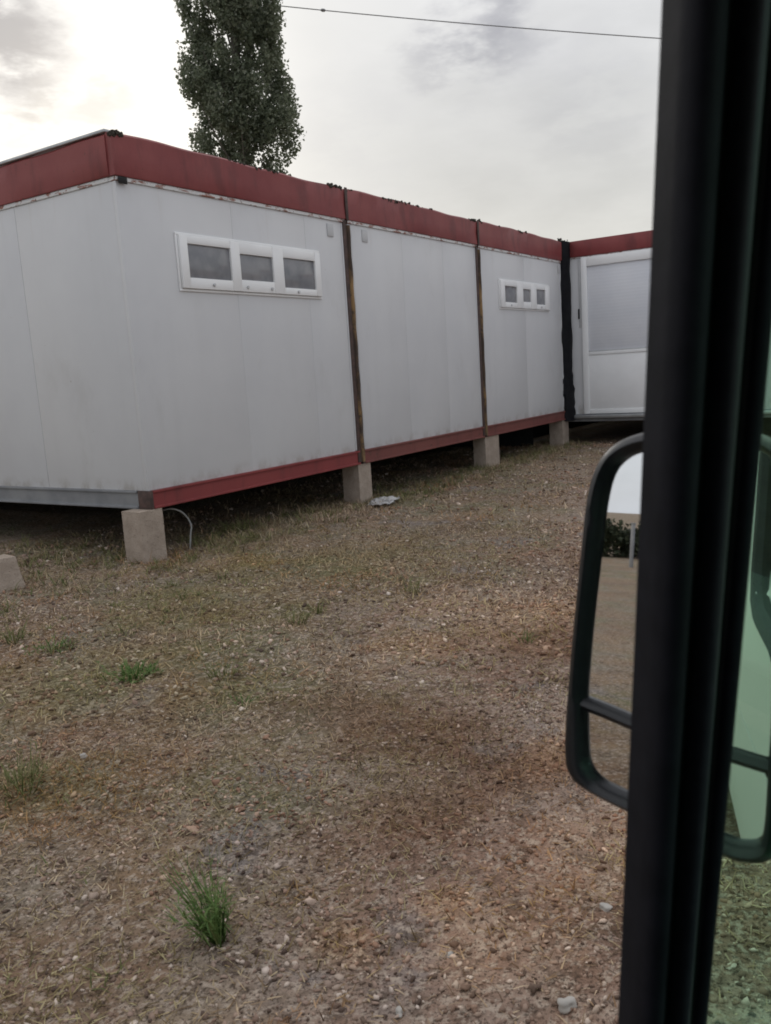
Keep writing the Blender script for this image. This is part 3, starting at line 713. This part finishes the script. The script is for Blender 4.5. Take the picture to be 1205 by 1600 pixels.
# roof, rear, bonnet, front
mb = MB(); rows = []
for k in range(13):
    l_ = -1 + 2 * k / 12; yy = l_ * (lat(1.62) - OY); zz_ = 1.615 + .12 * (1 - l_ ** 4)
    rows.append([Vector((V(f_, 0, 0).x, yy, zz_ + dz_ - (.0 if f_ < .3 else .1))) for (f_, dz_) in ((-3.3, -.03), (-3.1, 0), (.3, 0), (.5, -.02), (.5, -.06), (.3, -.04), (-3.3, -.07))])
mb.loft(rows); mb.build('roof', M['vanpaint'], van)
hw = lat(.6) - OY
MB().box(V(-3.34, 0, 0).x, V(-3.302, 0, 0).x, -hw + .03, hw - .03, .32, 1.62, .02).build('rear_door', M['vanpaint'], van)
MB().box(V(-1.02, 0, 0).x, V(-.98, 0, 0).x, -hw + .08, hw - .08, .36, 1.6, .01).build('bulkhead', M['trimdark'], van)
MB().box(V(-3.2, 0, 0).x, V(1.5, 0, 0).x, -hw + .08, hw - .08, .30, .335, .005).build('floor', M['trimdark'], van)
mb = MB(); rows = []
for (f_, z_, k_) in ((1.05, .725, 1), (1.3, .70, .98), (1.55, .645, .95), (1.66, .56, .92), (1.68, .42, .92), (1.66, .31, .90)):
    rows.append([Vector((V(f_, 0, 0).x, s_ * hw * k_, z_ - .04 * abs(s_) ** 3)) for s_ in np.linspace(-1, 1, 11)])
mb.loft(rows); o = mb.build('bonnet', M['vanpaint'], van); o.modifiers.new('t', 'SOLIDIFY').thickness = .02
MB().box(V(1.64, 0, 0).x, V(1.74, 0, 0).x, -hw + .05, hw - .05, .28, .42, .03).build('bumper', M['plastic'], van)
for s_ in (1, -1):
    mb = MB(); mb.lathe([(0, .03), (.075, .026), (.10, .0), (.10, -.03), (0, -.03)], (0, 0, 0), 'Z', 24)
    o = mb.build('headlight', M['pvc'], van); o.location = (V(1.69, 0, 0).x, s_ * (hw - .22), .54); o.rotation_euler = (0, math.radians(85), 0)
MB().box(V(.52, 0, 0).x, V(1.02, 0, 0).x, -hw + .09, hw - .09, .46, .645, .03).build('dashboard', M['trimdark'], van)
mb = MB(); c_ = V(.36, -.02, .72)
ringp = [c_ + Vector((-.40 * .17 * math.sin(a) * 1.0, .17 * math.cos(a), .17 * math.sin(a) * .9)) for a in np.linspace(0, 2 * math.pi, 33)]
mb.tube(ringp, .013, 8, False); mb.tube([ringp[0], c_, ringp[16]], .012, 8); mb.tube([c_, V(.56, -.02, .58)], .02, 8); mb.build('steering_wheel', M['plastic'], van)
for sy in (0, -1.16):
    mb = MB(); mb.box(V(-.55, 0, 0).x, V(-.05, 0, 0).x, sy - OY - .24, sy - OY + .2, .40, .56, .05); st = mb.build('seat', M['trimdark'], van)
    MB().box(V(-.72, 0, 0).x, V(-.58, 0, 0).x, sy - OY - .24, sy - OY + .2, .50, 1.02, .05).build('backrest', M['trimdark'], st)
for f_ in (1.0, -2.45):
    for s_ in (1, -1):
        c_ = Vector((V(f_, 0, 0).x, s_ * (hw - .10), .31))
        mb = MB(); mb.lathe([(.19, -.10), (.27, -.105), (.305, -.08), (.312, 0), (.305, .08), (.27, .105), (.19, .10)], (0, 0, 0), 'Y', 36); wh = mb.build('wheel', M['tyre'], van); wh.location = c_
        mb = MB(); mb.lathe([(0, s_ * .05), (.05, s_ * .055), (.12, s_ * .04), (.165, s_ * .075), (.189, s_ * .09), (.189, -s_ * .09), (0, -s_ * .09)], (0, 0, 0), 'Y', 36); mb.build('rim', M['rim'], wh)
        mb = MB(); mb.tube([Vector((c_.x + .37 * math.cos(a), s_ * (hw + .002), .31 + .37 * math.sin(a))) for a in np.linspace(.05, math.pi - .05, 20)], .022, 8); mb.build('wheel_arch', M['plastic'], van)
# wing mirror, outline measured in its own plane
MC = CAM + ray(1050, 1000).normalized() * .8
MNn = Vector((-.99186338, .08726018, .09269684)).normalized()
def on_mirror(px, py, off=0.):
    d = ray(px, py); p = CAM + d * ((MC - CAM).dot(MNn) / d.dot(MNn)); return Vw(p + MNn * off)
OUT = [(985, 682), (960, 695), (938, 720), (925, 750), (917, 790), (911, 850), (904, 920), (897, 990), (890, 1070), (885, 1130), (884, 1180), (890, 1205), (912, 1228), (975, 1262), (1050, 1297), (1130, 1334), (1165, 1346), (1200, 1345), (1216, 1318), (1222, 1200), (1227, 1080), (1230, 900), (1228, 735), (1215, 695), (1160, 672), (1060, 668)]
INN = [(990, 712), (970, 725), (955, 750), (946, 790), (940, 840), (933, 900), (925, 970), (919, 1040), (916, 1090), (917, 1130), (918, 1165), (922, 1195), (942, 1222), (985, 1243), (1060, 1275), (1135, 1308), (1160, 1315), (1183, 1312), (1194, 1290), (1200, 1200), (1206, 1100), (1209, 900), (1207, 740), (1195, 708), (1150, 702), (1060, 703)]
OUT[0] = (1000, 677); INN[0] = (1000, 708)
def closed_spline(ps, n=4):
    P_ = [Vector((a, b, 0)) for a, b in ps]; out = []; m_ = len(P_)
    for i in range(m_):
        p0, p1, p2, p3 = P_[i - 1], P_[i], P_[(i + 1) % m_], P_[(i + 2) % m_]
        for k_ in range(n):
            t = k_ / n; q = .5 * ((2 * p1) + (p2 - p0) * t + (2 * p0 - 5 * p1 + 4 * p2 - p3) * t * t + (3 * p1 - p0 - 3 * p2 + p3) * t ** 3); out.append((q.x, q.y))
    return out
so_, si_ = closed_spline(OUT), closed_spline(INN)
cen = (sum(a for a, b in so_) / len(so_), sum(b for a, b in so_) / len(so_))
mb = MB(); rows = []
for (ox, oy), (ix, iy) in zip(so_, si_):
    def q(t, off): return on_mirror(ox + (ix - ox) * t, oy + (iy - oy) * t, off)
    def sh(k_, off): return on_mirror(cen[0] + (ox - cen[0]) * k_, cen[1] + (oy - cen[1]) * k_, off)
    rows.append([sh(.55, -.085), sh(.85, -.07), sh(.97, -.04), q(0, -.012), q(0.02, .002), q(.18, .009), q(.45, .012), q(.75, .009), q(.97, .001), q(1.0, -.006)])
v_ = mb.loft(rows, closed_u=True); mb.bm.faces.new([r_[0] for r_ in v_]); mh = mb.build('wing_mirror', M['plastic'], van, ang=60)
DIV = [(905, 1096), (925, 1104), (950, 1114), (985, 1129), (1060, 1153), (1140, 1180), (1185, 1194), (1215, 1203)]
mb = MB(); rows = []
for (px, py) in DIV:
    rows.append([on_mirror(px, py - 11, -.006), on_mirror(px, py - 9, .003), on_mirror(px, py, .007), on_mirror(px, py + 9, .003), on_mirror(px, py + 11, -.006)])
mb.loft(rows); mb.build('divider', M['plastic'], mh, ang=60)
def dy(px): return float(np.interp(px, [a for a, b in DIV], [b for a, b in DIV]))
for nm, keep, off in (('mirror_glass', lambda p: p[1] < dy(p[0]) - 3, -.0035), ('lower_mirror_glass', lambda p: p[1] > dy(p[0]) + 3, -.0035)):
    poly = [p for p in si_ if keep(p)]; mb = MB(); cx_, cy_ = sum(p[0] for p in poly) / len(poly), sum(p[1] for p in poly) / len(poly)
    # order round its own centre, closing along the divider
    ext = [(px, py + (-4 if nm == 'mirror_glass' else 4)) for px, py in DIV if 925 < px < 1200]
    poly = sorted(poly + ext, key=lambda p: math.atan2(p[1] - cy_, (p[0] - cx_) * 2.2))
    mb.prism([on_mirror(cx_ + (p[0] - cx_) * 1.012, cy_ + (p[1] - cy_) * 1.006, off) for p in poly], Vd(-MNn) * .003); mb.build(nm, M['mirror'], mh, smooth=False)
mb = MB(); mb.tube([V(.64, .44, .93), V(.70, .40, .90), V(.78, .33, .86), V(.80, .29, .84)], [.022, .026, .03, .03], 10); mb.build('mirror_arm', M['plastic'], mh)

# ------------------------------------------------------------------ low hedge and a post behind us, met only in the wing mirror
def hedge():
    t = empty('hedge', (-20.2, 4.8, 0), 'low dark hedge far behind the van, seen only in the wing mirror', 'hedge', None, math.radians(62))
    rg = np.random.default_rng(8); pts = []
    for i in range(260):
        c = np.array([rg.uniform(-7, 7), rg.normal(0, .3), rg.uniform(.08, .62)]); s = rg.uniform(.14, .26)
        pts.append(c + np.clip(rg.normal(size=(120, 3)), -1.6, 1.6) * s * .6)
    v, f = leaf_quads(np.concatenate(pts), .09, .3, rg); np_mesh('foliage', v, f, M['hedge'], t)
    mb = MB()
    for i in range(30):
        x = -6.8 + i * .47; mb.tube([(x, 0, -.1), (x + .05, .03, .3), (x - .04, -.05, .65)], [.03, .02, .008], 6)
    mb.build('stems', M['bark'], t)
hedge()
mb = MB(); mb.box(-.03, .03, -.03, .03, -.2, .82, .006); mb.box(-.038, .038, -.038, .038, .8205, .84, .006)
o = mb.build('fence_post', M['beam_grey'], None); o.location = (-17.5, 2.83, 0); tag(o, 'grey post in front of the far hedge, seen only in the wing mirror', 'post')

# ------------------------------------------------------------------ gravel, straw, weeds
def sector(n, r0, r1, a0, a1):
    r_ = np.sqrt(rng.uniform(r0 * r0, r1 * r1, n)); a = np.radians(rng.uniform(a0, a1, n))     # heading from +y towards +x
    x = CAM.x + r_ * np.sin(a); y = CAM.y + r_ * np.cos(a)
    k = (y < 1.6) & (x < 9.0) & (y > -6)
    return x[k], y[k]
def ico(sub):
    bm = bmesh.new(); bmesh.ops.create_icosphere(bm, subdivisions=sub, radius=1); v = np.array([v.co[:] for v in bm.verts]); f = np.array([[w.index for w in q.verts] for q in bm.faces]); bm.free(); return v, f
def rotm(n):
    q = rng.normal(size=(n, 4)); q /= np.linalg.norm(q, axis=1)[:, None]; w, x, y, z = q.T
    return np.stack([np.stack([1 - 2 * (y * y + z * z), 2 * (x * y - z * w), 2 * (x * z + y * w)], -1), np.stack([2 * (x * y + z * w), 1 - 2 * (x * x + z * z), 2 * (y * z - x * w)], -1), np.stack([2 * (x * z - y * w), 2 * (y * z + x * w), 1 - 2 * (x * x + y * y)], -1)], 1)
def stones(x, y, size, tmpl, sink=.25):
    n = len(x); v0, f0 = tmpl; out = []
    var = []
    for _ in range(16):
        s = v0 * (1 + .28 * rng.normal(size=(len(v0), 1))) ; var.append(s)
    var = np.array(var); V_ = var[rng.integers(0, 16, n)] * np.stack([rng.uniform(.7, 1.3, n), rng.uniform(.55, 1.0, n), rng.uniform(.4, .75, n)], -1)[:, None, :]
    V_ = np.einsum('nij,nkj->nki', rotm(n), V_) * size[:, None, None]
    V_[:, :, 2] *= .75
    V_[:, :, 0] += x[:, None]; V_[:, :, 1] += y[:, None]; V_[:, :, 2] += (gh(x, y) + size * (.45 - sink))[:, None]
    F_ = (f0[None] + (np.arange(n) * len(v0))[:, None, None]).reshape(-1, 3)
    return V_.reshape(-1, 3), F_
def gravel():
    V_, F_ = [], []; off = 0
    i1 = ico(1); i2 = ico(2)
    for (n, r0, r1, sub, lo, hi) in ((46000, .9, 3.2, 1, .0026, .0105), (260, .9, 3.2, 2, .009, .016), (50000, 3.2, 6.5, 1, .0045, .0165), (400, 3.2, 6.5, 1, .010, .02), (34000, 6.5, 13, 1, .007, .024)):
        x, y = sector(n, r0, r1, -5, 128)
        dens = vnoise(x * .8 + 5, y * .8) + .6 * vnoise(x * 2.6, y * 2.6 + 3)
        trk = np.clip((1.4 - (-.232 * (x + 2.5) + .973 * (y + 4.0)) + 1.6 * vnoise(x * 1.1, y * 1.1 + 33)) / 1.2, 0, 1)
        k = rng.random(len(x)) < np.clip(.30 + .5 * trk + 1.1 * dens, .10, 1)
        x, y = x[k], y[k]; s = lo + (hi - lo) * rng.random(len(x)) ** 2.0
        v, f = stones(x, y, s, i1 if sub == 1 else i2); V_.append(v); F_.append(f + off); off += len(v)
    o = np_mesh('gravel', np.concatenate(V_), np.concatenate(F_), M['stone']); tag(o, 'brown and grey gravel strewn over the yard', 'gravel', None, 'stuff')
gravel()
def blades(x, y, length, width, lean, curl, az=None, z=None):
    """ribbons of two quads; lean 0 = upright, 1 = lying"""
    n = len(x); az = rng.uniform(0, 6.283, n) if az is None else az
    dx, dy_ = np.cos(az), np.sin(az); wx, wy = -dy_, dx
    z0 = gh(x, y) - .004 if z is None else z
    el0 = (1 - lean) * 1.45; rows = []
    px, py, pz = x.copy(), y.copy(), z0.copy()
    if z is None: pz = pz + lean * rng.uniform(.002, .012, n)
    for i in range(3):
        wd = width * (1, .8, .12)[i] * .5
        tw = rng.uniform(-.3, .3, n)
        rows.append(np.stack([np.stack([px - wx * wd, py - wy * wd, pz - tw * wd], -1), np.stack([px + wx * wd, py + wy * wd, pz + tw * wd], -1)], 1))
        el = el0 - curl * (i + .5)
        px = px + dx * np.cos(el) * length / 2; py = py + dy_ * np.cos(el) * length / 2; pz = pz + np.sin(el) * length / 2
    v = np.concatenate(rows, 1).reshape(-1, 3)
    f = np.array([[0, 1, 3, 2], [2, 3, 5, 4]]); F_ = (f[None] + (np.arange(n) * 6)[:, None, None]).reshape(-1, 4)
    return v, F_
def straw():
    V_, F_ = [], []; off = 0
    for (n, r0, r1, l0, l1, w) in ((80000, .9, 3.2, .008, .045, .0026), (90000, 3.2, 6.5, .012, .055, .0042), (60000, 6.5, 13, .02, .08, .007)):
        x, y = sector(n, r0, r1, -5, 128)
        dens = vnoise(x * .7 + 50, y * .7 + 20) + .7 * vnoise(x * 2.1 + 8, y * 2.1)
        trk = np.clip((1.4 - (-.232 * (x + 2.5) + .973 * (y + 4.0)) + 1.6 * vnoise(x * 1.1, y * 1.1 + 33)) / 1.2, 0, 1); k = rng.random(len(x)) < np.clip(.80 - .5 * trk + 1.5 * dens, .06, 1); x, y = x[k], y[k]; m_ = len(x)
        v, f = blades(x, y, rng.uniform(l0, l1, m_), w * rng.uniform(.7, 1.5, m_), np.clip(rng.normal(.74, .24, m_), 0, 1.02), rng.uniform(-.1, .35, m_)); V_.append(v); F_.append(f + off); off += len(v)
    # upright dry tufts
    tx, ty = sector(9000, 1.1, 13, 0, 122); d = vnoise(tx * .6 + 90, ty * .6 + 70) + .5 * vnoise(tx * 2.2, ty * 2.2 + 40) - .06 * (ty + 3.0) * -1 - .05; k = d > -.10; tx, ty = tx[k], ty[k]
    nearwall = np.stack([rng.uniform(-.3, 7.9, 420), rng.normal(-.12, .22, 420)], -1); tx = np.concatenate([tx, nearwall[:, 0]]); ty = np.concatenate([ty, nearwall[:, 1]])
    for cx_, cy_ in zip(tx, ty):
        m_ = int(rng.integers(7, 18)); x = cx_ + rng.normal(0, .03, m_); y = cy_ + rng.normal(0, .03, m_); dist = math.hypot(cx_ - CAM.x, cy_ - CAM.y)
        v, f = blades(x, y, rng.uniform(.02, .06, m_) * (1.9 if cy_ > -.5 else 1), rng.uniform(.0015, .003, m_) * (1 if dist < 4 else 1.6), rng.uniform(.15, .9, m_), rng.uniform(.1, .5, m_)); V_.append(v); F_.append(f + off); off += len(v)
    o = np_mesh('dry_grass', np.concatenate(V_), np.concatenate(F_), M['straw']); tag(o, 'dry straw and withered grass littering the yard', 'dry grass', None, 'stuff')
straw()
def sprigs():
    V_, F_ = [], []; off = 0
    tx, ty = sector(5000, 1.1, 13, 0, 122); d = vnoise(tx * .5 + 30, ty * .5 + 10) + .5 * vnoise(tx * 1.9, ty * 1.9 + 60) + .35 * np.clip((-tx - .8) / 3 + (ty + 2.4) * .25, -1, 1); k = d > .13; tx, ty = tx[k], ty[k]
    nw = np.stack([rng.uniform(-.4, 7.9, 380), rng.normal(-.02, .22, 380)], -1); le = np.stack([rng.normal(-.3, .5, 110), rng.uniform(.1, 2.4, 110)], -1)
    tx = np.concatenate([tx, nw[:, 0], le[:, 0]]); ty = np.concatenate([ty, nw[:, 1], le[:, 1]])
    for cx_, cy_ in zip(tx, ty):
        m_ = int(rng.integers(6, 15)); x = cx_ + rng.normal(0, .022, m_); y = cy_ + rng.normal(0, .022, m_); dist = math.hypot(cx_ - CAM.x, cy_ - CAM.y)
        v, f = blades(x, y, rng.uniform(.015, .05, m_) * (2.4 if cy_ > -.4 else (2.2 if rng.random() < .12 else 1)), rng.uniform(.0025, .0045, m_) * (1 if dist < 4 else 1.6), rng.uniform(.1, .85, m_), rng.uniform(.1, .6, m_)); V_.append(v); F_.append(f + off); off += len(v)
    o = np_mesh('grass', np.concatenate(V_), np.concatenate(F_), M['olive']); tag(o, 'sparse olive green grass sprigs between the gravel', 'grass', None, 'stuff')
sprigs()
WG = 'green weeds growing out of the gravel'
def weed(px, py, h, spread, n, label, mat='weed', w=.005, lean=(.02, .35), leaf=True, bend=0.):
    p = on_ground(px, py); V_, F_ = [], []; off = 0
    x = rng.normal(0, spread * .3, n); y = rng.normal(0, spread * .3, n)
    ln = h * rng.uniform(.5, 1.15, n)
    ang = np.arctan2(y, x) + rng.normal(0, .6, n)
    v, f = blades(x, y, ln, w * rng.uniform(.7, 1.4, n), rng.uniform(lean[0], lean[1], n), rng.uniform(.05, .4, n), ang, np.full(n, -.01)); V_.append(v); F_.append(f); off = len(v)
    if leaf:                                              # side leaflets along the stems
        m_ = n * 4; i = rng.integers(0, n, m_); s = rng.uniform(.15, .9, m_); q = v.reshape(n, 6, 3); a, b, c = q[:, :2].mean(1), q[:, 2:4].mean(1), q[:, 4:].mean(1)
        pos = np.where((s < .5)[:, None], a[i] + (b[i] - a[i]) * (2 * s)[:, None], b[i] + (c[i] - b[i]) * (2 * s - 1)[:, None])
        v2, f2 = blades(pos[:, 0], pos[:, 1], h * rng.uniform(.10, .26, m_), w * rng.uniform(.7, 1.2, m_), rng.uniform(.1, .8, m_), rng.uniform(.0, .6, m_), None, pos[:, 2]); V_.append(v2); F_.append(f2 + off)
    V_ = [q + np.array(RT[:])[None] * (-bend) * np.clip(q[:, 2:3], 0, 1) for q in V_]
    o = np_mesh('weed', np.concatenate(V_), np.concatenate(F_), M[mat]); o.location = (p.x, p.y, float(gh(p.x, p.y))); tag(o, label, 'weed', WG); return o
weed(345, 1480, .19, .024, 58, 'tallest bright green weed standing alone in the foreground gravel', w=.0042, lean=(.0, .15), bend=.30)
weed(212, 1062, .10, .12, 75, 'broad bright green weed clump left of the yard middle', lean=(.1, .8), w=.007)
weed(352, 1066, .10, .07, 22, 'thin yellow green weed right of the broad bright clump', 'olive')
weed(380, 1104, .055, .05, 22, 'small low green weed in front of the thin yellow green one', lean=(.2, .9))
weed(645, 936, .13, .07, 18, 'spindly yellow green weed in the middle of the track', 'olive', w=.004)
weed(462, 982, .11, .06, 18, 'dark spindly weed between the track and the near corner block', 'olive')
weed(500, 962, .09, .05, 14, 'short spindly weed just right of the dark spindly one', 'olive')
weed(80, 1016, .10, .12, 34, 'low dark green weed near the concrete stub', lean=(.1, .8))
weed(22, 1005, .13, .10, 30, 'green weed cut by the left edge of the photo near the stub', 'olive')
weed(30, 1232, .13, .10, 40, 'straggly olive weed at the left edge in the foreground', 'olive', w=.004)
weed(370, 832, .16, .20, 80, 'yellowish tuft in front of the dark gap under the nearest cabin', 'olive', w=.006, lean=(.1, .7))
weed(820, 1003, .08, .05, 14, 'small pale weed near the wing mirror', 'olive')
weed(875, 694, .20, .16, 40, 'yellow green tuft growing against the far corner block', 'olive', w=.010, lean=(.0, .5))
weed(285, 940, .10, .05, 14, 'thin upright weed between corner block and track', 'olive')
SG = 'pale stones lying in the gravel'
def stone(px, py, s, label):
    p = on_ground(px, py); mb = MB(); bmesh.ops.create_icosphere(mb.bm, subdivisions=3, radius=1); rr = random.Random(px); a = [rr.uniform(0, 6) for _ in range(6)]
    for v in mb.bm.verts:
        k_ = 1 + .22 * math.sin(v.co.x * 3 + a[0]) + .18 * math.sin(v.co.y * 4 + a[1]) + .12 * math.sin(v.co.z * 5 + a[2] + v.co.x * 3)
        v.co = Vector((v.co.x * s * k_, v.co.y * s * k_ * .8, v.co.z * s * k_ * .55))
    o = mb.build('stone', M['palestone'], None, ang=180); o.location = (p.x, p.y, float(gh(p.x, p.y)) + s * .22); o.rotation_euler.z = rr.uniform(0, 6); tag(o, label, 'stone', SG)
stone(885, 1580, .019, 'largest pale stone at the foot of the window pillar')
stone(703, 1484, .010, 'rounded white pebble in the right foreground gravel')
stone(625, 1588, .011, 'pale stone at the bottom edge of the photo')
stone(948, 1418, .014, 'flat pale stone under the wing mirror beside the pillar')
stone(130, 1182, .016, 'pale stone among the dark gravel patch at left')
